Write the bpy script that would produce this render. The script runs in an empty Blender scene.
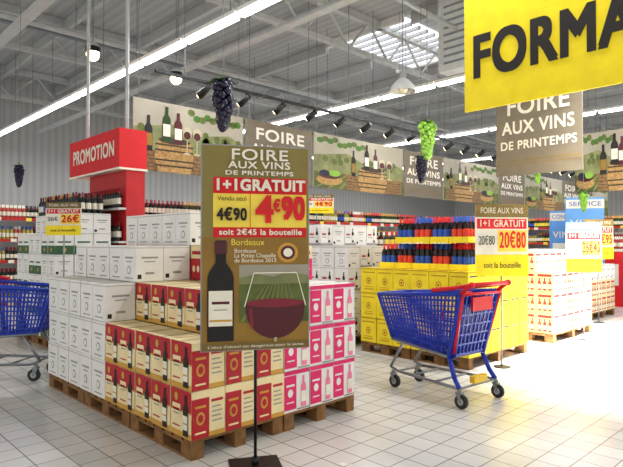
import bpy, math, random
from mathutils import Vector, Matrix
random.seed(7)
S=bpy.context.scene
S.view_settings.view_transform='Standard'

# ---------------------------------------------------------------- materials
def lin(c):
    return tuple(((v/12.92) if v<=0.04045 else ((v+0.055)/1.055)**2.4) for v in c)
def hx(h):
    h=h.lstrip('#'); return lin(tuple(int(h[i:i+2],16)/255 for i in (0,2,4)))
MC={}
def M(name,col,rough=0.6,metal=0.0,var=0.08,scale=6.0,emit=0.0,spec=0.4):
    if name in MC: return MC[name]
    c=hx(col)
    m=bpy.data.materials.new(name); m.use_nodes=True
    nt=m.node_tree; b=nt.nodes['Principled BSDF']
    b.inputs['Roughness'].default_value=rough; b.inputs['Metallic'].default_value=metal
    b.inputs['Specular IOR Level'].default_value=spec
    tc=nt.nodes.new('ShaderNodeTexCoord'); n=nt.nodes.new('ShaderNodeTexNoise')
    n.inputs['Scale'].default_value=scale; n.inputs['Detail'].default_value=4
    nt.links.new(tc.outputs['Object'],n.inputs['Vector'])
    r=nt.nodes.new('ShaderNodeValToRGB')
    r.color_ramp.elements[0].position=0.3; r.color_ramp.elements[1].position=0.7
    r.color_ramp.elements[0].color=tuple(v*(1-var) for v in c)+(1,)
    r.color_ramp.elements[1].color=tuple(min(1,v*(1+var)) for v in c)+(1,)
    nt.links.new(n.outputs['Fac'],r.inputs['Fac'])
    nt.links.new(r.outputs['Color'],b.inputs['Base Color'])
    if emit>0:
        b.inputs['Emission Color'].default_value=c+(1,)
        b.inputs['Emission Strength'].default_value=emit
    MC[name]=m; return m

cream=M('carton_cream','#ecd9a6'); red=M('print_red','#b01c28'); gold=M('print_gold','#c9973a')
black=M('print_black','#17120f'); white=M('carton_white','#e6e4df',var=.05); grayt=M('print_gray','#94938f')
magenta=M('print_magenta','#dc2263'); pinkl=M('print_pink','#ea7f9c'); yellow=M('carton_yellow','#f6dc20')
yel2=M('print_dark_yellow','#c99f08'); green=M('print_green','#2f5a35'); tan=M('packing_tape','#bda882')
wood=M('pallet_wood','#7d5830',0.8,var=0.3,scale=14); brightred=M('promo_red','#d3151c')
labelw=M('bottle_label','#e9e3d0'); glassd=M('dark_bottle_glass','#10140f',0.15,var=0.02)
capred=M('bottle_capsule','#8c1522',0.35); bgreen=M('bottle_green','#28401c',0.15)
roseb=M('rose_bottle','#b04438',0.25); goldb=M('white_wine_bottle','#a89a3c',0.2); orangel=M('orange_label','#e2452a')
bluel=M('blue_label','#2c55ae'); redglass=M('red_wine_bottle','#2a0e10',0.2)
metalg=M('painted_steel','#b0b1af',0.5,0.0); steel=M('galvanised_steel','#8b8f93',0.35,0.8)
dark=M('black_metal','#141416',0.45); rubber=M('wheel_rubber','#2a2a2c',0.7)
blue=M('cart_blue','#1434a8',0.35); blued=M('cart_blue_dark','#0f2680',0.4)
signy=M('banner_yellow','#fbdf10',0.5); ink=M('banner_ink','#1d1712',0.6)
olive=M('poster_olive','#84763c'); oliveD=M('poster_brown','#75602c'); posterw=M('poster_white','#f3ecd8')
goldbg=M('poster_gold_brown','#8e6c28',var=0.25,scale=2.5)
priceY=M('price_yellow','#f4d94e'); brown=M('banner_brown','#6e6556'); brownt=M('banner_cream_text','#efe9da')
sky=M('banner_sky','#a29c8c',var=.15,scale=1.2); hill=M('banner_hill','#55602a',var=0.4,scale=5); hill2=M('banner_hill_far','#787c50',var=0.3,scale=4)
barrel=M('banner_barrel','#7d5f38',var=0.4,scale=16); barrelD=M('banner_barrel_hoop','#3c2f20')
skin=M('banner_wicker','#a8844e',var=.4,scale=25)
redwine=M('wine_red','#4a0b16',0.3); winetop=M('wine_surface','#7a1626',0.3); glassp=M('printed_glass','#b9b193')
shelfm=M('shelf_white','#c9c9c6'); shelfred=M('shelf_red','#b81f22')
lblue=M('sign_light_blue','#5f97d6'); leafm=M('vine_leaf','#3f6a22'); grapeD=M('grape_dark','#1c1830',0.25,var=0.3)
grapeG=M('grape_green','#7fae3a',0.3,var=0.2); wire=M('wire_gray','#6f7375',0.5)
ductm=M('duct_white','#d0d1cf',0.5); grille=M('duct_grille','#7f858a',0.5)
yplastic=M('cart_yellow','#f0c11a',0.4)

def floor_mat():
    m=bpy.data.materials.new('floor_tiles'); m.use_nodes=True; nt=m.node_tree
    b=nt.nodes['Principled BSDF']; tc=nt.nodes.new('ShaderNodeTexCoord')
    br=nt.nodes.new('ShaderNodeTexBrick'); br.offset=0; br.squash=1
    br.inputs['Scale'].default_value=1; br.inputs['Brick Width'].default_value=0.21
    br.inputs['Row Height'].default_value=0.21; br.inputs['Mortar Size'].default_value=0.0045
    br.inputs['Mortar Smooth'].default_value=0.1
    br.inputs['Color1'].default_value=hx('#dfddd7')+(1,); br.inputs['Color2'].default_value=hx('#d2d0ca')+(1,)
    br.inputs['Mortar'].default_value=hx('#85817a')+(1,)
    nt.links.new(tc.outputs['Object'],br.inputs['Vector'])
    n=nt.nodes.new('ShaderNodeTexNoise'); n.inputs['Scale'].default_value=1.3; n.inputs['Detail'].default_value=7; n.inputs['Roughness'].default_value=.65
    nt.links.new(tc.outputs['Object'],n.inputs['Vector'])
    mx=nt.nodes.new('ShaderNodeMixRGB'); mx.blend_type='MULTIPLY'; mx.inputs['Fac'].default_value=0.22
    nt.links.new(br.outputs['Color'],mx.inputs['Color1']); nt.links.new(n.outputs['Fac'],mx.inputs['Color2'])
    nt.links.new(mx.outputs['Color'],b.inputs['Base Color'])
    rr=nt.nodes.new('ShaderNodeMapRange'); rr.inputs['To Min'].default_value=.15; rr.inputs['To Max'].default_value=.34
    nt.links.new(n.outputs['Fac'],rr.inputs['Value']); nt.links.new(rr.outputs['Result'],b.inputs['Roughness'])
    b.inputs['Specular IOR Level'].default_value=.6
    bp=nt.nodes.new('ShaderNodeBump'); bp.inputs['Strength'].default_value=0.15; bp.invert=True
    nt.links.new(br.outputs['Fac'],bp.inputs['Height']); nt.links.new(bp.outputs['Normal'],b.inputs['Normal'])
    return m
def corr_mat(name,col,axis,dist=0.25):
    m=bpy.data.materials.new(name); m.use_nodes=True; nt=m.node_tree
    b=nt.nodes['Principled BSDF']; tc=nt.nodes.new('ShaderNodeTexCoord')
    w=nt.nodes.new('ShaderNodeTexWave'); w.wave_type='BANDS'; w.bands_direction=axis
    w.inputs['Scale'].default_value=1.2; nt.links.new(tc.outputs['Object'],w.inputs['Vector'])
    r=nt.nodes.new('ShaderNodeValToRGB'); c=hx(col)
    r.color_ramp.elements[0].color=tuple(v*0.82 for v in c)+(1,); r.color_ramp.elements[1].color=c+(1,)
    nt.links.new(w.outputs['Fac'],r.inputs['Fac']); nt.links.new(r.outputs['Color'],b.inputs['Base Color'])
    bp=nt.nodes.new('ShaderNodeBump'); bp.inputs['Strength'].default_value=dist
    nt.links.new(w.outputs['Fac'],bp.inputs['Height']); nt.links.new(bp.outputs['Normal'],b.inputs['Normal'])
    b.inputs['Roughness'].default_value=0.6
    return m

# ---------------------------------------------------------------- mesh builder
class MB:
    def __init__(s): s.v=[];s.f=[];s.m=[];s.ms=[];s.sm=[]
    def mi(s,m):
        if m not in s.ms: s.ms.append(m)
        return s.ms.index(m)
    def face(s,pts,m,smooth=False):
        b=len(s.v); s.v+= [tuple(p) for p in pts]; s.f.append(tuple(range(b,b+len(pts)))); s.m.append(s.mi(m)); s.sm.append(smooth)
    def box(s,x0,y0,z0,x1,y1,z1,m):
        b=len(s.v); s.v+=[(x0,y0,z0),(x1,y0,z0),(x1,y1,z0),(x0,y1,z0),(x0,y0,z1),(x1,y0,z1),(x1,y1,z1),(x0,y1,z1)]
        k=s.mi(m)
        for f in ((0,3,2,1),(4,5,6,7),(0,1,5,4),(1,2,6,5),(2,3,7,6),(3,0,4,7)):
            s.f.append(tuple(b+i for i in f)); s.m.append(k); s.sm.append(False)
    def tube(s,p,q,r,m,n=6,r2=None):
        p=Vector(p);q=Vector(q);d=(q-p)
        if d.length<1e-6:return
        d.normalize(); a=Vector((0,0,1)) if abs(d.z)<0.9 else Vector((1,0,0))
        u=d.cross(a).normalized(); w=d.cross(u); r2=r if r2 is None else r2
        b=len(s.v);k=s.mi(m)
        for c,rr in((p,r),(q,r2)):
            for i in range(n):
                t=2*math.pi*(i+.5)/n; s.v.append(tuple(c+(u*math.cos(t)+w*math.sin(t))*rr))
        for i in range(n):
            j=(i+1)%n; s.f.append((b+i,b+j,b+n+j,b+n+i)); s.m.append(k); s.sm.append(n>6)
        s.f.append(tuple(b+i for i in range(n))[::-1]);s.m.append(k);s.sm.append(False)
        s.f.append(tuple(b+n+i for i in range(n)));s.m.append(k);s.sm.append(False)
    def path(s,pts,r,m,n=8):
        for a,b in zip(pts[:-1],pts[1:]): s.tube(a,b,r,m,n)
        for a in pts[1:-1]: s.ball(a,r,m,8,6)
    def lathe(s,cx,cy,cz,prof,n=8,sc=1.0):
        b=len(s.v)
        for r,z,_ in prof:
            for i in range(n):
                t=2*math.pi*i/n; s.v.append((cx+r*sc*math.cos(t),cy+r*sc*math.sin(t),cz+z*sc))
        for k in range(len(prof)-1):
            mi=s.mi(prof[k][2])
            for i in range(n):
                j=(i+1)%n; s.f.append((b+k*n+i,b+k*n+j,b+(k+1)*n+j,b+(k+1)*n+i)); s.m.append(mi); s.sm.append(True)
    def ball(s,c,r,m,nu=10,nv=6,sz=1.0):
        prof=[]
        for i in range(nv+1):
            t=math.pi*i/nv; prof.append((max(r*math.sin(t),1e-4),-r*math.cos(t)*sz,m))
        s.lathe(c[0],c[1],c[2],prof,nu)
    def obj(s,name,parent=None):
        me=bpy.data.meshes.new(name); me.from_pydata(s.v,[],s.f)
        for m in s.ms: me.materials.append(m)
        me.polygons.foreach_set('material_index',s.m); me.polygons.foreach_set('use_smooth',s.sm); me.update()
        o=bpy.data.objects.new(name,me); S.collection.objects.link(o)
        if parent: o.parent=parent
        return o
def empty(name,loc=(0,0,0),rz=0):
    e=bpy.data.objects.new(name,None); e.empty_display_size=.1; e.location=loc; e.rotation_euler=(0,0,math.radians(rz))
    S.collection.objects.link(e); return e
def text(parent,s,x,z,size,m,y=-0.012,w=None,bold=0.0,align='CENTER',name='lettering',h=None,sp=1.0):
    c=bpy.data.curves.new(name,'FONT'); c.body=s; c.size=size; c.extrude=0.0004; c.align_x=align; c.align_y='CENTER'
    c.space_line=0.85; c.space_character=sp if not bold else max(sp,1.08); c.materials.append(m)
    offs=[(0,0)] if not bold else [(0,0),(-bold,bold),(bold,bold),(-bold,-bold),(bold,-bold)]
    sx=sy=1
    for k,(dx,dz) in enumerate(offs):
        o=bpy.data.objects.new(name,c); S.collection.objects.link(o)
        o.parent=parent; o.location=(x+dx,y-.0003*k,z+dz); o.rotation_euler=(math.pi/2,0,0)
        if k==0:
            bpy.context.view_layer.update()
            if w and o.dimensions.x>0: sx=(w-2*bold)/o.dimensions.x
            if h and o.dimensions.y>0: sy=(h-2*bold)/o.dimensions.y
        o.scale=(sx,sy,1)

def bp(g,lab,cap,lo=.06,hi=.15): return [(.037,0,g),(.037,lo,lab),(.0375,hi,g),(.037,.19,g),(.014,.235,cap),(.015,.30,cap),(.001,.301,cap)]
BP=bp(glassd,labelw,capred); BPg=bp(bgreen,labelw,gold); BPr=bp(roseb,labelw,labelw)
BPred=bp(redglass,orangel,bluel,.05,.15); BPor=bp(glassd,labelw,brightred,.06,.14); BPbl=bp(glassd,bluel,brightred,.05,.15)
BPw=bp(goldb,labelw,bluel); BPb=bp(glassd,bluel,gold); BPk=bp(glassd,labelw,dark); BPy=bp(bgreen,priceY,brightred)

# ---------------------------------------------------------------- decals on faces
BOT=[(-.5,0),(.5,0),(.5,.62),(.45,.68),(.2,.78),(.2,1),(-.2,1),(-.2,.78),(-.45,.68),(-.5,.62)]
def face_frame(o,u,v,n):
    o=Vector(o);u=Vector(u);v=Vector(v);n=Vector(n)
    def P(a,b,e=1): return o+u*a+v*b+n*(0.0015*e)
    return P
def rect(mb,P,a0,b0,a1,b1,m,e=1): mb.face([P(a0,b0,e),P(a1,b0,e),P(a1,b1,e),P(a0,b1,e)],m)
def bottle2d(mb,P,c,b0,h,w,m,lab,e=2):
    mb.face([P(c+w*x,b0+h*y,e) for x,y in BOT],m)
    rect(mb,P,c-w*.45,b0+h*.15,c+w*.45,b0+h*.5,lab,e+1)
def disc(mb,P,c,b,ra,rb,m,e=2,n=14):
    mb.face([P(c+ra*math.cos(2*math.pi*i/n),b+rb*math.sin(2*math.pi*i/n),e) for i in range(n)],m)
def decorate(mb,P,kind,side):
    R=rect
    if kind=='bordeaux':
        if side==0:
            R(mb,P,.0,.0,1,.12,gold,1); R(mb,P,.5,.12,1,.42,cream,1); R(mb,P,0,.56,1,1,red,1); R(mb,P,0,.53,1,.56,gold,2)
            R(mb,P,.08,.34,.48,.68,cream,2); R(mb,P,.12,.56,.44,.59,red,3); R(mb,P,.14,.46,.42,.49,grayt,3); R(mb,P,.1,.2,.46,.23,red,3)
            bottle2d(mb,P,.74,.05,.86,.24,black,labelw,4); R(mb,P,.64,.3,.84,.33,gold,6)
            disc(mb,P,.28,.83,.09,.09,gold,3)
        else:
            R(mb,P,0,0,.52,.84,red,1); disc(mb,P,.26,.42,.13,.14,gold,2); disc(mb,P,.26,.42,.08,.085,red,3); R(mb,P,.1,.64,.42,.69,gold,2)
            for k in range(4): R(mb,P,.6,.3+.1*k,.92-.05*(k%2),.33+.1*k,grayt,1)
            R(mb,P,.52,0,1,.1,gold,1); R(mb,P,.1,.1,.42,.14,cream,2); R(mb,P,.58,.72,.94,.78,red,1)
    elif kind=='pink':
        if side==0:
            R(mb,P,0,.0,1,.35,magenta,1); bottle2d(mb,P,.5,.08,.78,.24,redwine,labelw)
        else:
            R(mb,P,0,.06,.48,.88,magenta,1); disc(mb,P,.24,.46,.1,.1,white,2); R(mb,P,.08,.62,.4,.67,white,2); R(mb,P,.1,.22,.38,.25,white,2)
            bottle2d(mb,P,.76,.08,.76,.22,pinkl,labelw); R(mb,P,0,.9,1,1,magenta,1); R(mb,P,.5,.02,.98,.06,grayt,1)
    elif kind=='fruity':
        R(mb,P,0,.0,1,.62,magenta if side else red,1)
        for k in range(3): disc(mb,P,.22+.28*k,.32,.09,.1,cream,2)
        R(mb,P,.1,.74,.9,.84,red,1)
    elif kind=='white':
        R(mb,P,.2,.64,.8,.69,grayt,1); R(mb,P,.3,.54,.7,.57,grayt,1)
        if side:
            R(mb,P,.34,.2,.66,.26,grayt,1); R(mb,P,.06,.08,.2,.2,black,1)
        else:
            disc(mb,P,.5,.32,.14,.12,grayt,1); disc(mb,P,.5,.32,.1,.085,white,2); R(mb,P,.2,.08,.8,.11,grayt,1)
        R(mb,P,0,.93,1,.945,grayt,1)
    elif kind=='whitelabel':
        R(mb,P,.0,.02,1,.12,grayt,1); bottle2d(mb,P,.7,.15,.7,.18,glassd,labelw); R(mb,P,.1,.5,.45,.58,red,1); R(mb,P,.1,.38,.5,.42,grayt,1)
    elif kind=='yellow':
        R(mb,P,.1,.8,.9,.86,ink,1) if side else R(mb,P,.1,.8,.9,.85,yel2,1)
        disc(mb,P,.5,.48,.16,.15,yel2,1); disc(mb,P,.5,.48,.1,.09,yellow,2); disc(mb,P,.5,.48,.05,.05,red,3)
        R(mb,P,.25,.22,.75,.25,yel2,1); R(mb,P,.2,.12,.8,.17,yel2,1); R(mb,P,0,.955,1,1,yel2,1)
    elif kind=='rose':
        for k in range(3): bottle2d(mb,P,.2+.3*k,.08,.62,.2,roseb if k!=1 else red,labelw)
        R(mb,P,.1,.76,.9,.88,red,1)
    elif kind=='green':
        R(mb,P,0,0,1,.42,green,1); R(mb,P,.15,.55,.85,.63,green,1); disc(mb,P,.5,.22,.1,.1,gold,2)
BASE={'bordeaux':cream,'pink':white,'fruity':cream,'white':white,'whitelabel':white,'yellow':yellow,'rose':cream,'green':white}
def carton(mb,x,y,z,sx,sy,sz,kind,ex):
    j=lambda a:random.uniform(-a,a)
    g=.005; x0=x+g+j(.005);y0=y+g+j(.005);x1=x+sx-g+j(.003);y1=y+sy-g+j(.003);z1=z+sz-.005
    mb.box(x0,y0,z,x1,y1,z1,BASE[kind])
    H=(0,0,z1-z)
    if ex[0]: decorate(mb,face_frame((x0,y1,z),(0,y0-y1,0),H,(-1,0,0)),kind,0)
    if ex[1]: decorate(mb,face_frame((x0,y0,z),(x1-x0,0,0),H,(0,-1,0)),kind,1)
    if ex[2]: decorate(mb,face_frame((x1,y0,z),(0,y1-y0,0),H,(1,0,0)),kind,0)
    if ex[3]: decorate(mb,face_frame((x1,y1,z),(x0-x1,0,0),H,(0,1,0)),kind,1)
    if ex[4]:
        P=face_frame((x0,y0,z1),(x1-x0,0,0),(0,y1-y0,0),(0,0,1))
        rect(mb,P,0,.42,1,.58,tan if kind!='yellow' else yel2,1)
def pallet(mb,x0,y0,sx,sy):
    n=7
    for i in range(n):
        y=y0+(sy-.1)*i/(n-1); mb.box(x0,y,.118,x0+sx,y+.1,.14,wood)
    for i in range(3):
        x=x0+(sx-.1)*i/2; mb.box(x,y0,.098,x+.1,y0+sy,.117,wood); mb.box(x,y0,0,x+.1,y0+sy,.02,wood)
        for k in range(3):
            y=y0+(sy-.14)*k/2; mb.box(x,y+.001,.021,x+.1,y+.139,.097,wood)
def stack(x0,y0,nx,ny,cx,cy,ch,levels,kind,pal,name='wine_carton_stack'):
    e=empty(name,(x0,y0,0))
    p=MB(); W=nx*cx; D=ny*cy
    for i in range(pal[0]):
        for k in range(pal[1]):
            pallet(p,W*i/pal[0]+.01,D*k/pal[1]+.01,W/pal[0]-.02,D/pal[1]-.02)
    p.obj('pallets',e)
    c=MB(); L=lambda i,k: levels(i,k) if 0<=i<nx and 0<=k<ny else 0
    for i in range(nx):
        for k in range(ny):
            for l in range(L(i,k)):
                ex=(L(i-1,k)<=l,L(i,k-1)<=l,L(i+1,k)<=l,L(i,k+1)<=l,L(i,k)==l+1)
                if not any(ex): continue
                carton(c,i*cx,k*cy,.141+l*ch,cx,cy,ch,kind(i,k,l),ex)
    c.obj('cartons',e)
    return e

# ---------------------------------------------------------------- room shell
def shell(name,x0,y0,z0,x1,y1,z1,m):
    b=MB(); b.box(x0,y0,z0,x1,y1,z1,m); return b.obj(name)
shell('floor',-4,-4,-.2,36,22,0,floor_mat())
shell('ceiling',-4,-4,7.5,36,22,7.7,corr_mat('roof_sheet','#a4a5a4','X',.6))
shell('wall_back',-4,22,0,36,22.2,7.5,corr_mat('wall_sheet_back','#aaaaa8','X'))
shell('wall_right',36,-4,0,36.2,22,7.5,corr_mat('wall_sheet_right','#bdbcb8','Y'))
for yy in (3.6,9.4,15.2,20.6):
    t=MB()
    t.box(-4,yy-.08,7.3,35.9,yy+.08,7.49,metalg); t.box(-4,yy-.07,6.42,35.9,yy+.07,6.54,metalg)
    x=-4
    while x<34:
        t.tube((x,yy,6.5),(x+.8,yy,7.35),.035,metalg); t.tube((x+.8,yy,7.35),(x+1.6,yy,6.5),.035,metalg); x+=1.6
    t.obj('roof_truss')
p=MB()
x=-3
while x<35.5:
    if not (11.3<x<15.3): p.box(x,-4,7.2,x+.12,21.9,7.49,metalg)
    else: p.box(x,-4,7.2,x+.12,8.4,7.49,metalg); p.box(x,11.5,7.2,x+.12,21.9,7.49,metalg)
    x+=2.1
p.obj('roof_purlins')
for (x,z) in ((3.1,5.6),(6.7,5.55),(17.9,5.6)):
    cw=MB()
    cw.box(x,-3.5,z,x+.2,21.5,z+.06,metalg)
    for y in range(-3,22,4): cw.tube((x+.1,y,z+.05),(x+.1,y,7.49),.012,metalg)
    cw.obj('cable_tray')
cw=MB()
cw.tube((-3,12,6.0),(35,12,6.0),.06,metalg,10); cw.tube((-3,12.3,6.0),(35,12.3,6.0),.04,grille,10)
for k in range(9): cw.tube((-2+4*k,12,6),(-2+4*k,12,7.3),.01,metalg)
cw.obj('ceiling_pipe')
cw=MB()
cw.tube((-3,6.4,6.2),(10.6,6.4,6.2),.05,metalg,10)
for k in range(4): cw.tube((-2+4*k,6.4,6.2),(-2+4*k,6.4,7.3),.01,metalg)
cw.obj('ceiling_pipe')
glow=M('skylight_panel','#f0f5ff',0.5,emit=2.4,var=0.0)
x,y=11.7,8.7
s=MB(); s.box(x,y,7.44,x+3.3,y+2.6,7.498,glow)
for k in range(9):
    xx=x+.37*k+.02; s.box(xx,y-.02,7.34,xx+.07,y+2.62,7.44,metalg)
s.box(x-.1,y-.1,7.3,x,y+2.7,7.498,white); s.box(x+3.3,y-.1,7.3,x+3.4,y+2.7,7.498,white)
s.obj('skylight')
s=MB(); x,y=7.4,.5
s.box(x,y,7.44,x+2.8,y+2.6,7.498,glow); s.obj('skylight')  # unseen glowing panel, added above the floor area to be brightened
tube=M('fluorescent_tube','#fbfcff',0.4,emit=9.0,var=0)
for X in (5.0,10.35,15.6,20.8,26.0):
    b=MB(); y=-1.0
    while y<20:
        b.box(X-.08,y,5.0,X+.08,y+1.5,5.06,white); b.box(X-.055,y+.03,4.94,X+.055,y+1.47,4.999,tube)
        b.tube((X,y+.2,5.05),(X,y+.2,7.19),.008,wire,4); y+=1.56
    b.box(X-.03,-1,5.06,X+.03,20,5.1,metalg)
    o=b.obj('fluorescent_light_row')
    l=bpy.data.lights.new('fluorescent_lamp','AREA'); l.shape='RECTANGLE'; l.size=.1; l.size_y=20; l.energy=450; l.color=(.98,.985,1)
    lo=bpy.data.objects.new('fluorescent_lamp',l); S.collection.objects.link(lo); lo.location=(X,9.5,4.93); lo.parent=o
l=bpy.data.lights.new('floor_patch_lamp','AREA'); l.shape='RECTANGLE'; l.size=2.4; l.size_y=2.4; l.energy=2100; l.spread=math.radians(42); l.color=(1,.985,.96)  # added narrow-beam lamp that makes the bright floor patch on the right
lo=bpy.data.objects.new('floor_patch_lamp',l); S.collection.objects.link(lo); lo.location=(8.8,1.8,7.42)
# duct
d=MB(); d.box(11.1,1,5.6,11.7,6.0,6.35,ductm); d.box(10.8,5.6,5.4,12.0,7.0,7.15,ductm)
for k in range(9): d.box(10.785,5.75,5.55+.16*k,10.8,6.85,5.6+.16*k,grille)
for k in range(10): d.box(10.9+.1*k,5.585,5.55,10.94+.1*k,5.6,6.9,grille)
for k in range(7): d.box(11.09,1.2+.62*k,5.7,11.1,1.65+.62*k,6.3,grille)
for y in (1.4,4.8): d.tube((11.4,y,6.3),(11.4,y,7.49),.03,metalg)
d.tube((11.4,6.3,7.1),(11.4,6.3,7.49),.2,metalg,14)
d.obj('ventilation_duct')
d=MB(); d.lathe(8.1,6.0,4.25,[(.24,0,ductm),(.22,.08,ductm),(.12,.2,ductm),(.06,.24,metalg),(.06,.36,metalg),(.001,.37,metalg)],20)
d.ball((8.1,6.0,4.32),.1,labelw); d.tube((8.1,6,4.6),(8.1,6,7.49),.008,wire,4); d.obj('pendant_lamp')
warm=M('warm_bulb','#ffe2ac',0.4,emit=14,var=0)
for (x,y) in ((4.07,9.97),(5.94,10.25)):
    b=MB(); b.lathe(x,y,4.98,[(.13,0,dark),(.13,.1,metalg),(.05,.2,metalg),(.001,.21,metalg)],14); b.ball((x,y,4.95),.12,warm)
    b.tube((x,y,5.1),(x,y,7.49),.01,wire,4); b.obj('ceiling_spotlight')
tr=MB(); tr.box(4.0,7.47,4.06,24,7.53,4.1,dark)
for k in range(24):
    x=4.9+k*.8
    tr.tube((x,7.5,4.08),(x,7.5,3.98),.015,dark); tr.tube((x,7.42,4.0),(x-.06,7.62,3.88),.045,dark,10,.068)
    tr.tube((x-.06,7.62,3.88),(x-.061,7.625,3.877),.055,warm,10)
for k in range(6): tr.tube((4.5+k*3.8,7.5,4.1),(4.5+k*3.8,7.5,7.49),.008,wire,4)
tr.obj('spotlight_track')

# ---------------------------------------------------------------- hanging banners
def hang(mb,w,h,z0,zc=7.49):
    for x in (.1,w-.1): mb.tube((x,0,z0+h),(x,0,zc),.006,wire,4)
def banner_text(x,y,rz,w,h,z0):
    e=empty('hanging_banner',(x,y,0),rz); b=MB()
    b.box(0,-.01,z0,w,.01,z0+h,brown); hang(b,w,h,z0)
    P=face_frame((0,-.01,z0),(w,0,0),(0,0,h),(0,-1,0))
    for q in (.12,.16,.93): rect(b,P,0,q,1,q+.012,oliveD,1)
    b.obj('panel',e)
    text(e,'FOIRE',w/2,z0+h*.78,.4,brownt,w=w*.72,bold=.007,h=h*.2)
    text(e,'AUX VINS',w/2,z0+h*.54,.3,brownt,w=w*.84,bold=.006,h=h*.15)
    text(e,'DE PRINTEMPS',w/2,z0+h*.34,.2,brownt,w=w*.88,bold=.004,h=h*.1)
def banner_pic(x,y,rz,w,h,z0,v=0):
    e=empty('hanging_banner',(x,y,0),rz); b=MB()
    b.box(0,-.01,z0,w,.01,z0+h,sky); hang(b,w,h,z0)
    P=face_frame((0,-.01,z0),(w,0,0),(0,0,h),(0,-1,0))
    rect(b,P,0,0,1,.3,hill,1)
    b.face([P(0,.3,1),P(1,.3,1),P(1,.55,1),P(.85,.66,1),P(.72,.63,1),P(.5,.56,1),P(.33,.7,1),P(.2,.66,1),P(0,.6,1)],hill2)
    for k in range(9): b.face([P(.12*k,0,2),P(.12*k+.03,0,2),P(.4+.04*k,.44,2),P(.385+.04*k,.44,2)],olive if k%2 else hill2)
    rr=random.Random(v+3)
    for k in range(14): q=rr.random(); disc(b,P,q*.9+.05,.5+rr.random()*.12,.03,.06,hill,2,8)
    # vine leaves overhanging the top edge
    for k in range(10):
        q=.06+.05*k if v%2 else .94-.05*k; disc(b,P,q,.93-rr.random()*.1,.035,.055,hill if k%2 else leafm,2,7)
    c=.34 if v%2==0 else .62
    rect(b,P,c-.3,0,c+.36,.3,barrel,3)
    for k in range(5): rect(b,P,c-.3,.055*k,c+.36,.055*k+.008,barrelD,4)
    b.face([P(c-.14,0,5),P(c+.14,0,5),P(c+.17,.22,5),P(c+.14,.46,5),P(c-.14,.46,5),P(c-.17,.22,5)],skin); disc(b,P,c,.46,.14,.05,barrelD,6)
    for q in (.08,.16,.3,.38): rect(b,P,c-.165,q,c+.165,q+.025,barrelD,6)
    aw=.13/w
    bottle2d(b,P,c-.07,.44,.5,aw*1.2,black if v%2 else bgreen,labelw,8); bottle2d(b,P,c+.03,.42,.46,aw*1.2,redwine,labelw,8)
    bottle2d(b,P,c-.22,.28,.5,aw*1.1,black,goldbg,8)
    for g in (c+.11,c+.2):
        rect(b,P,g-.004,.3,g+.004,.52,glassp,7); disc(b,P,g,.6,.04,.1,glassp,7); disc(b,P,g,.57,.032,.06,redwine,8); disc(b,P,g,.3,.03,.015,glassp,7)
    q=(c+.42)%1; q=max(.15,min(.85,q)); disc(b,P,q,.16,.13,.1,skin,5); disc(b,P,q,.24,.11,.06,redwine,6); disc(b,P,q+.05,.29,.06,.06,grapeG,7); disc(b,P,q-.05,.28,.05,.06,grapeD,7)
    b.obj('panel',e)
Y=8.55;z0=2.72;h=1.2
banner_pic(4.16,Y,0,2.25,h,z0,0)
x=6.47
for k in range(4):
    banner_text(x,Y,0,1.8,h,z0); banner_pic(x+1.85,Y,0,3.2,h,z0,k+1); x+=5.1
banner_text(9.37,4.85,-90,1.5,1.55,2.7)
banner_pic(13.75,5.1,-90,1.6,1.4,2.7,1)
e=empty('hanging_sign',(5.2,3.04,0),-90); b=MB(); b.box(0,-.012,2.88,2.9,.012,4.5,signy)
for x in (.15,2.7): b.tube((x,0,4.5),(x,0,7.49),.008,wire,4)
b.obj('panel',e)
text(e,'FORMAT',.09,3.41,.5,ink,w=1.82,bold=.018,align='LEFT',h=.46,y=-.016,sp=1.08)

# ---------------------------------------------------------------- carton stacks
def L1(i,k):
    if k>=5:
        if i==0: return 3
        return 5 if i>=3 else 4
    if i==0: return 2
    if k==0: return 3 if i>=3 else 2
    if i>=3 and k>=2: return 4
    return 3
def K1(i,k,l):
    if k>=5: return 'white'
    if l>=3: return 'fruity'
    if i>=3: return 'pink'
    return 'bordeaux'
stack(2.04,3.3,6,10,.283,.28,.335,L1,K1,(2,3))
e=stack(5.84,3.38,6,6,.26,.28,.34,lambda i,k:3,lambda i,k,l:'yellow',(1,2))
t=MB(); z=.141+3*.34
for tier in range(2):
    zz=z+tier*.345
    for i in range(3):
        for k in range(5):
            if tier and k==4: continue
            x0=.2+i*.27; y0=.12+k*.28
            t.box(x0,y0,zz,x0+.26,y0+.27,zz+.012,yellow)
            t.box(x0,y0,zz+.012,x0+.008,y0+.27,zz+.075,yellow); t.box(x0+.252,y0,zz+.012,x0+.26,y0+.27,zz+.075,yellow)
            t.box(x0+.008,y0,zz+.012,x0+.252,y0+.008,zz+.075,yellow); t.box(x0+.008,y0+.262,zz+.012,x0+.252,y0+.27,zz+.075,yellow)
            pf=(BPbl,BPred)[(k+i+tier)%2]
            for a in range(3):
                for c in range(3):
                    t.lathe(x0+.05+a*.08,y0+.055+c*.08,zz+.014,pf,8,1.05)
t.obj('bottle_trays',e)
stack(5.9,5.35,5,6,.27,.28,.33,lambda i,k:5 if k>1 else 4,lambda i,k,l:'white' if (l+i)%2 else 'whitelabel',(1,2))
stack(8.3,3.4,6,6,.26,.27,.31,lambda i,k:3 if (k<1) else 4,lambda i,k,l:'rose',(1,2))
stack(11.3,3.9,5,6,.27,.27,.31,lambda i,k:3 if k<2 else 4,lambda i,k,l:'rose' if l<2 else 'white',(1,2))
e=stack(8.4,5.9,5,5,.27,.27,.32,lambda i,k:4,lambda i,k,l:'whitelabel',(1,1))
t=MB()
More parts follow.
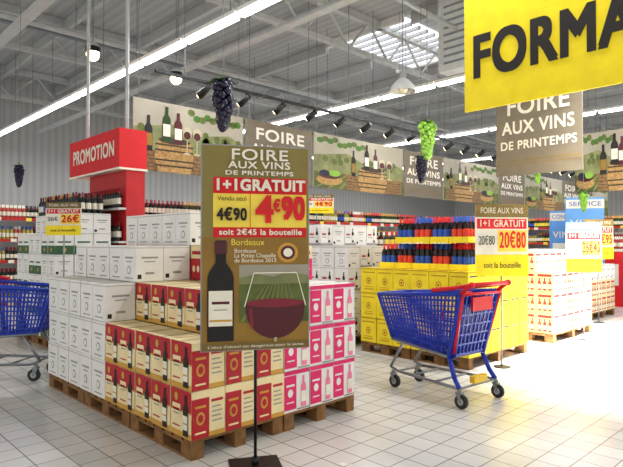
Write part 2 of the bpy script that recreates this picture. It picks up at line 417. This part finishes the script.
for i in range(9):
    for k in range(9): t.lathe(.12+i*.14,.1+k*.14,.141+4*.32,(BPr,BPy,BPk)[(i//2+k//3)%3],8)
t.obj('standing_bottles',e)
e=stack(2.75,8.0,3,6,.27,.28,.3,lambda i,k:(5,6,6)[i],lambda i,k,l:'green' if (l+k//2)%2==0 else 'white',(1,2))
t=MB()
for i in range(5):
    for k in range(14): t.lathe(.33+i*.09,.1+k*.115,.141+6*.3,(BP,BPk,BPb)[k%3],8)
t.obj('standing_bottles',e)
stack(4.3,6.6,4,4,.28,.28,.33,lambda i,k:4,lambda i,k,l:'whitelabel' if l<2 else 'white',(1,1))

# ---------------------------------------------------------------- gondolas
def gondola(x,y,rz,L,H,rows,profs,name='wine_shelf',fascia=shelfred):
    e=empty(name,(x,y,0),rz); b=MB()
    b.box(0,.42,0,L,.46,H,shelfm); b.box(0,0,0,L,.42,.12,shelfm); b.box(0,.41,H-.06,L,.47,H+.12,fascia)
    for k in range(int(L/1.25)+1):
        xx=min(k*1.25,L-.03); b.box(xx,.38,0,xx+.03,.42,H,metalg)
    for r in range(rows):
        z=.13+r*(H-.3)/(rows-1)
        b.box(0,.02,z,L,.4,z+.025,shelfm); b.box(0,.0,z-.02,L,.019,z+.04,fascia)
        xx=.1
        while xx<L-.2:
            b.box(xx,-.006,z-.03,xx+.12,-.001,z+.045,priceY if random.random()<.5 else labelw); xx+=random.uniform(.25,.7)
    b.obj('shelving',e)
    g=MB()
    for r in range(rows):
        z=.13+r*(H-.3)/(rows-1)+.026
        xx=.08; pf=profs[0]
        while xx<L-.06:
            if random.random()<.25: pf=random.choice(profs)
            if random.random()>.02: g.lathe(xx,.09,z,pf,7)
            if random.random()>.2: g.lathe(xx,.2,z,pf,6)
            xx+=.083
    g.obj('bottles',e)
ALL=[BP,BPg,BPk,BPr,BPw,BPb,BPy,BPor]
gondola(4.6,9.3,0,18,2.15,5,ALL)
gondola(3.0,13.5,0,9,2.2,5,[BP,BPk,BPr,BPw])
gondola(16.5,8.9,-90,4.2,2.1,5,ALL)
# promotion endcap
e=empty('promotion_display',(3.62,9.75,0),-90); b=MB()
b.box(.55,.1,0,1.9,.4,2.62,shelfred); b.box(0,.2,0,.55,.4,2.0,shelfred)
for z in (.5,1.0,1.5,2.0): b.box(0,-.01,z,1.9,.1,z+.03,shelfm)
b.box(-.02,-.02,2.62,1.92,.42,3.22,brightred)
b.box(-.03,-.03,2.60,1.93,.43,2.63,labelw)
for x in (.2,1.7): b.tube((x,.2,3.22),(x,.2,7.49),.03,metalg)
for z in (.53,1.03,1.53,2.03):
    for k in range(18): b.lathe(.08+.1*k,.045,z,BP,7)
b.obj('body',e)
text(e,'PROMOTION',.95,2.92,.3,labelw,w=1.6,bold=.007,h=.24,y=-.024)
b=MB(); b.box(14.2,4.2,.0,15.2,5.0,1.3,brightred); b.box(14.15,4.15,1.3,15.25,5.05,1.36,labelw); b.box(14.19,4.3,.5,14.2,4.9,1.0,labelw)
for i in range(6):
    for k in range(5): b.lathe(14.3+.15*i,4.3+.14*k,1.36,BPr,7)
b.obj('promotional_display')
def totem(x,y,rz,w,h,word):
    e=empty('promotional_totem',(x,y,0),rz); b=MB()
    b.box(-w*.55,-.2,0,w*.55,.2,.08,dark); b.box(-w/2,-.06,.08,w/2,.06,h,lblue); b.box(-w*.4,-.07,1.2,w*.4,-.06,1.5,labelw); b.box(-w*.4,-.07,.5,w*.4,-.06,1.1,bluel); b.box(-w/2,-.065,h-.25,w/2,-.06,h-.05,labelw)
    b.obj('column',e); text(e,word,0,h-.15,.1,bluel,w=w*.85,h=.1,y=-.075); text(e,'VINS',0,h-.6,.2,labelw,w=w*.78,h=.16,y=-.066,bold=.003)
totem(13.35,4.75,-60,.8,2.55,'SERVICE')
totem(14.0,5.5,-60,.6,2.3,'CONSEIL')

# ---------------------------------------------------------------- small price signs
def price_sign(x,y,rz,w,z0,z1,zb=0.0,price='4€90',style=0):
    e=empty('price_sign',(x,y,zb),rz); b=MB(); z0-=zb;z1-=zb;h=z1-z0
    b.tube((0,.012,.0),(0,.012,z1-.02),.01,steel,8); b.tube((0,.012,0),(0,.012,.012),.1,dark,16)
    b.box(-w/2,-.006,z0,w/2,.0,z1,labelw)
    P=face_frame((-w/2,-.006,z0),(w,0,0),(0,0,h),(0,-1,0))
    top=oliveD if style!=2 else lblue
    rect(b,P,0,.82,1,1,top,1); rect(b,P,.03,.66,.97,.8,brightred,1); rect(b,P,.0,.0,1,.3,signy if style!=2 else labelw,1)
    if style==2: rect(b,P,.0,.0,1,.28,signy,2)
    rect(b,P,.42,.34,.97,.64,priceY,1)
    b.obj('board',e)
    text(e,'FOIRE AUX VINS',0,z0+h*.91,.05,labelw,w=w*.8,h=h*.08,y=-.012)
    text(e,'1+1 GRATUIT',0,z0+h*.73,.05,labelw,w=w*.84,h=h*.1,y=-.012,bold=.0015)
    text(e,price,w*.2,z0+h*.49,.1,brightred,w=w*.5,h=h*.24,y=-.012,bold=.003)
    text(e,price,-w*.29,z0+h*.49,.05,black,w=w*.3,h=h*.13,y=-.012)
    text(e,'soit la bouteille',0,z0+h*.15,.05,black,w=w*.7,h=h*.08,y=-.012)
price_sign(6.3,3.2,-36,.68,1.1,1.97,0,'20€80')
price_sign(8.95,3.2,-36,.6,1.05,1.82,0,'26€40',2)
price_sign(6.2,6.3,-40,.55,1.98,2.28,.141+5*.33,'4€90')
price_sign(2.6,7.25,-50,.48,1.6,2.02,0,'26€')
price_sign(11.1,3.7,-36,.6,1.2,1.95,0,'6€95',0)

# ---------------------------------------------------------------- main poster
e=empty('price_poster_stand',(2.31,2.93,0),-30); b=MB(); w=.72; z0=.79; H=1.36
b.tube((0,.02,0),(0,.02,z0+H-.05),.011,dark,10); b.box(-.17,-.13,0,.17,.15,.012,dark); b.tube((0,.02,0.01),(0,.02,.06),.025,dark,10)
b.box(-w/2-.008,-.004,z0-.008,w/2+.008,.008,z0+H+.008,steel)
b.box(-w/2,-.008,z0,w/2,-.003,z0+H,oliveD)
P=face_frame((-w/2,-.008,z0),(w,0,0),(0,0,H),(0,-1,0))
rect(b,P,0,.55,1,1,olive,1); rect(b,P,0,0,1,.55,goldbg,1)
rect(b,P,.1,.765,.98,.845,brightred,2)
rect(b,P,.1,.6,.44,.765,priceY,2); rect(b,P,.44,.6,.98,.765,priceY,2); rect(b,P,.438,.6,.444,.765,brightred,3)
rect(b,P,.1,.55,.98,.6,brightred,2)
rect(b,P,.34,.30,1,.415,sky,2); rect(b,P,.34,.13,1,.32,hill,3)
b.face([P(.34,.35,3),P(.5,.37,3),P(.66,.355,3),P(.8,.38,3),P(1,.36,3),P(1,.32,3),P(.34,.32,3)],hill2)
for k in range(8): b.face([P(.35+.075*k,.135,4),P(.38+.075*k,.135,4),P(.6+.03*k,.32,4),P(.592+.03*k,.32,4)],hill2 if k%2 else olive)
bottle2d(b,P,.17,.045,.49,.24,black,labelw,6)
rect(b,P,.07,.14,.27,.15,gold,8); rect(b,P,.09,.225,.25,.238,redwine,8); rect(b,P,.11,.195,.23,.2,grayt,8); rect(b,P,.115,.47,.225,.53,redwine,8)
cx=.68; R_=.29
wn=[P(cx-R_*.97*math.cos(t),.2-.15*math.sin(t),6) for t in [math.pi*i/20 for i in range(21)]]
b.face(wn+[P(cx+.28,.222,6),P(cx-.28,.222,6)],redwine)
disc(b,P,cx,.225,.278,.022,winetop,7,24)
b.face([P(cx-.24,.12,7),P(cx-.2,.09,7),P(cx-.22,.2,7),P(cx-.25,.2,7)],winetop)
for q in (-1,1): b.face([P(cx+q*.2,.375,8),P(cx+q*.207,.375,8),P(cx+q*(R_+.006),.21,8),P(cx+q*(R_-.004),.21,8)],posterw)
rect(b,P,cx-.2,.372,cx+.2,.377,posterw,8); rect(b,P,cx-.012,.03,cx+.012,.055,glassp,8)
rect(b,P,.0,.0,1,.035,oliveD,9); disc(b,P,.8,.475,.1,.05,gold,3); disc(b,P,.8,.475,.07,.035,redwine,4); disc(b,P,.8,.475,.045,.022,posterw,5)
b.obj('poster_board',e)
yy=-.026
text(e,'FOIRE',0.02,z0+H*.955,.1,brownt,w=.38,h=.075,y=yy,bold=.0015)
text(e,'AUX VINS',0.02,z0+H*.905,.07,brownt,w=.42,h=.05,y=yy,bold=.0015)
text(e,'DE PRINTEMPS',0.02,z0+H*.866,.05,brownt,w=.46,h=.03,y=yy,bold=.001)
text(e,'1+1GRATUIT',.025,z0+H*.805,.1,labelw,w=.6,h=.08,y=yy,bold=.004)
text(e,'4',.055,z0+H*.683,.2,brightred,w=.125,h=.19,y=yy,bold=.009)
text(e,'€',.138,z0+H*.705,.1,brightred,w=.05,h=.09,y=yy,bold=.004)
text(e,'90',.25,z0+H*.69,.2,brightred,w=.165,h=.165,y=yy,bold=.008)
text(e,'4€90',-.165,z0+H*.66,.1,black,w=.2,h=.09,y=yy,bold=.003)
text(e,'Vendu seul',-.165,z0+H*.74,.04,black,w=.19,h=.03,y=yy)
text(e,'soit 2€45 la bouteille',.03,z0+H*.575,.05,labelw,w=.56,h=.042,y=yy,bold=.0015)
text(e,'Bordeaux',-.06,z0+H*.525,.06,priceY,w=.22,h=.04,y=yy)
text(e,'Bordeaux\nLa Petite Chapelle\nde Bordeaux 2013',-.15,z0+H*.46,.035,brownt,w=.28,h=.09,y=yy,align='LEFT')
text(e,"L'abus d'alcool est dangereux pour la sante",0,z0+H*.018,.02,brownt,w=.64,h=.022,y=yy)

# ---------------------------------------------------------------- grapes
def grapes(x,y,z,size,m,r=.045):
    b=MB(); n=int(60)
    for k in range(n):
        t=k/n; zz=z+size/2-size*t; R=size*.27*(1-t)**.6*(.5+min(t*5,1)*.5)
        a=k*2.4; q=random.uniform(.5,1)
        b.ball((x+R*q*math.cos(a),y+R*q*math.sin(a),zz),r*size/.55,m,8,6)
    b.tube((x,y,z+size*.4),(x,y,z+size*.65),.012,leafm)
    for a in (0,2.2,4.1):
        c=Vector((x,y,z+size*.55)); u=Vector((math.cos(a),math.sin(a),-.2)); v=Vector((-math.sin(a),math.cos(a),.1))
        s=size*.33
        b.face([c,c+u*s*.4+v*s*.45,c+u*s*.7+v*s*.25,c+u*s*1.1,c+u*s*.7-v*s*.25,c+u*s*.4-v*s*.45],leafm)
    b.tube((x,y,z+size*.6),(x,y,7.49),.004,wire,4)
    b.obj('hanging_grape_bunch')
grapes(4.05,5.82,3.26,.62,grapeD); grapes(6.77,4.58,3.0,.52,grapeG)
grapes(12.6,4.5,2.4,.4,grapeG); grapes(11.9,5.2,2.94,.3,grapeG); grapes(2.5,8.75,2.48,.3,grapeD); grapes(9.1,6.3,2.96,.5,grapeD)

# ---------------------------------------------------------------- shopping carts
def cart(x,y,rz,sc=1.0):
    e=empty('shopping_cart',(x,y,0),rz); e.scale=(sc,sc,sc); b=MB()
    def grid(a,bb,c,d,nu,nv,r,m):
        a,bb,c,d=map(Vector,(a,bb,c,d))
        for i in range(nu+1):
            t=i/nu; b.tube(a.lerp(bb,t),d.lerp(c,t),r,m,4)
        for k in range(nv+1):
            t=k/nv; b.tube(a.lerp(d,t),bb.lerp(c,t),r,m,4)
    RT=lambda s:(-.02,s*.28,1.0); RB=lambda s:(.1,s*.22,.42); FT=lambda s:(1.03,s*.22,.92); FB=lambda s:(.88,s*.18,.5)
    for s in (-1,1):
        grid(RB(s),FB(s),FT(s),RT(s),24,10,.0085,blue)
        b.tube(RT(s),FT(s),.022,blue,8); b.tube(RB(s),FB(s),.016,blue,8); b.tube(RB(s),RT(s),.024,blue,8)
        b.tube(FB(s),FT(s),.018,blue,8)
    grid(FB(1),FB(-1),FT(-1),FT(1),10,9,.008,blue); b.tube(FT(1),FT(-1),.022,blue,8)
    grid(RB(1),FB(1),FB(-1),RB(-1),18,9,.008,blued)
    b.face([(.095,.21,.45),(.095,-.21,.45),(-.01,-.265,.97),(-.01,.265,.97)],blued)
    grid((.09,.215,.44),(.09,-.215,.44),(-.03,-.27,.98),(-.03,.27,.98),8,6,.009,blue)
    b.box(.05,-.19,.72,.24,.19,.74,blue)
    b.path([(.085,-.24,.46),(-.045,-.29,.99),(-.05,.29,.99),(.085,.24,.46)],.013,brightred)
    b.box(-.055,-.15,.84,-.035,.15,.96,brightred); b.tube((.24,-.2,.74),(.2,-.2,.97),.012,brightred); b.tube((.24,.2,.74),(.2,.2,.97),.012,brightred); b.tube((.2,.2,.97),(.2,-.2,.97),.012,brightred)
    for s in (-1,1):
        b.path([(.3,s*.27,1.01),(.02,s*.285,1.05),(-.13,s*.285,1.08)],.02,brightred)
        b.tube(RT(s),(-.13,s*.285,1.08),.018,brightred,8)
        b.ball((-.13,s*.285,1.08),.03,brightred,10,6)
    b.tube((-.13,-.285,1.08),(-.13,.285,1.08),.02,brightred,10)
    for s in (-1,1):
        b.path([(.0,s*.27,.93),(.13,s*.25,.42),(.06,s*.27,.25),(.0,s*.28,.17)],.022,blue)
        b.path([(.0,s*.28,.17),(.8,s*.19,.17),(.9,s*.18,.2),(.72,s*.19,.47)],.014,steel)
        b.tube((.12,s*.25,.42),(.88,s*.18,.48),.014,steel,8)
        for (wx,wy) in ((.0,s*.28),(.86,s*.185)):
            b.tube((wx,wy,.17),(wx,wy,.135),.022,steel,8)
            for q in (-1,1): b.face([(wx-.02,wy+q*.022,.14),(wx+.03,wy+q*.022,.14),(wx-.01,wy+q*.022,.05),(wx-.035,wy+q*.022,.05)],steel)
            b.box(wx-.03,wy-.023,.128,wx+.03,wy+.023,.142,steel)
            b.tube((wx-.02,wy-.016,.063),(wx-.02,wy+.016,.063),.062,rubber,18); b.tube((wx-.02,wy-.018,.063),(wx-.02,wy+.018,.063),.03,metalg,12)
    for xx,ww in ((.0,.28),(.3,.245),(.6,.21),(.8,.19)): b.tube((xx,-ww,.17),(xx,ww,.17),.011,steel,8)
    b.box(-.03,-.1,.19,.02,.1,.25,yplastic)
    b.obj('cart_body',e)
cart(4.74,2.65,85,1.04)
cart(1.52,7.2,-46,1.07)

# ---------------------------------------------------------------- world, camera
w=bpy.data.worlds.new('fill_world'); S.world=w; w.use_nodes=True  # even fill light, added to enter where the hall has no walls
bg=w.node_tree.nodes['Background']; bg.inputs['Color'].default_value=(1,.985,.96,1); bg.inputs['Strength'].default_value=1.05
cam=bpy.data.cameras.new('camera'); cam.lens=36*550/623; cam.clip_end=200
co=bpy.data.objects.new('camera',cam); S.collection.objects.link(co); co.location=(0,0,1.5)
co.rotation_euler=(math.radians(91.0),0,math.radians(46-90)); S.camera=co
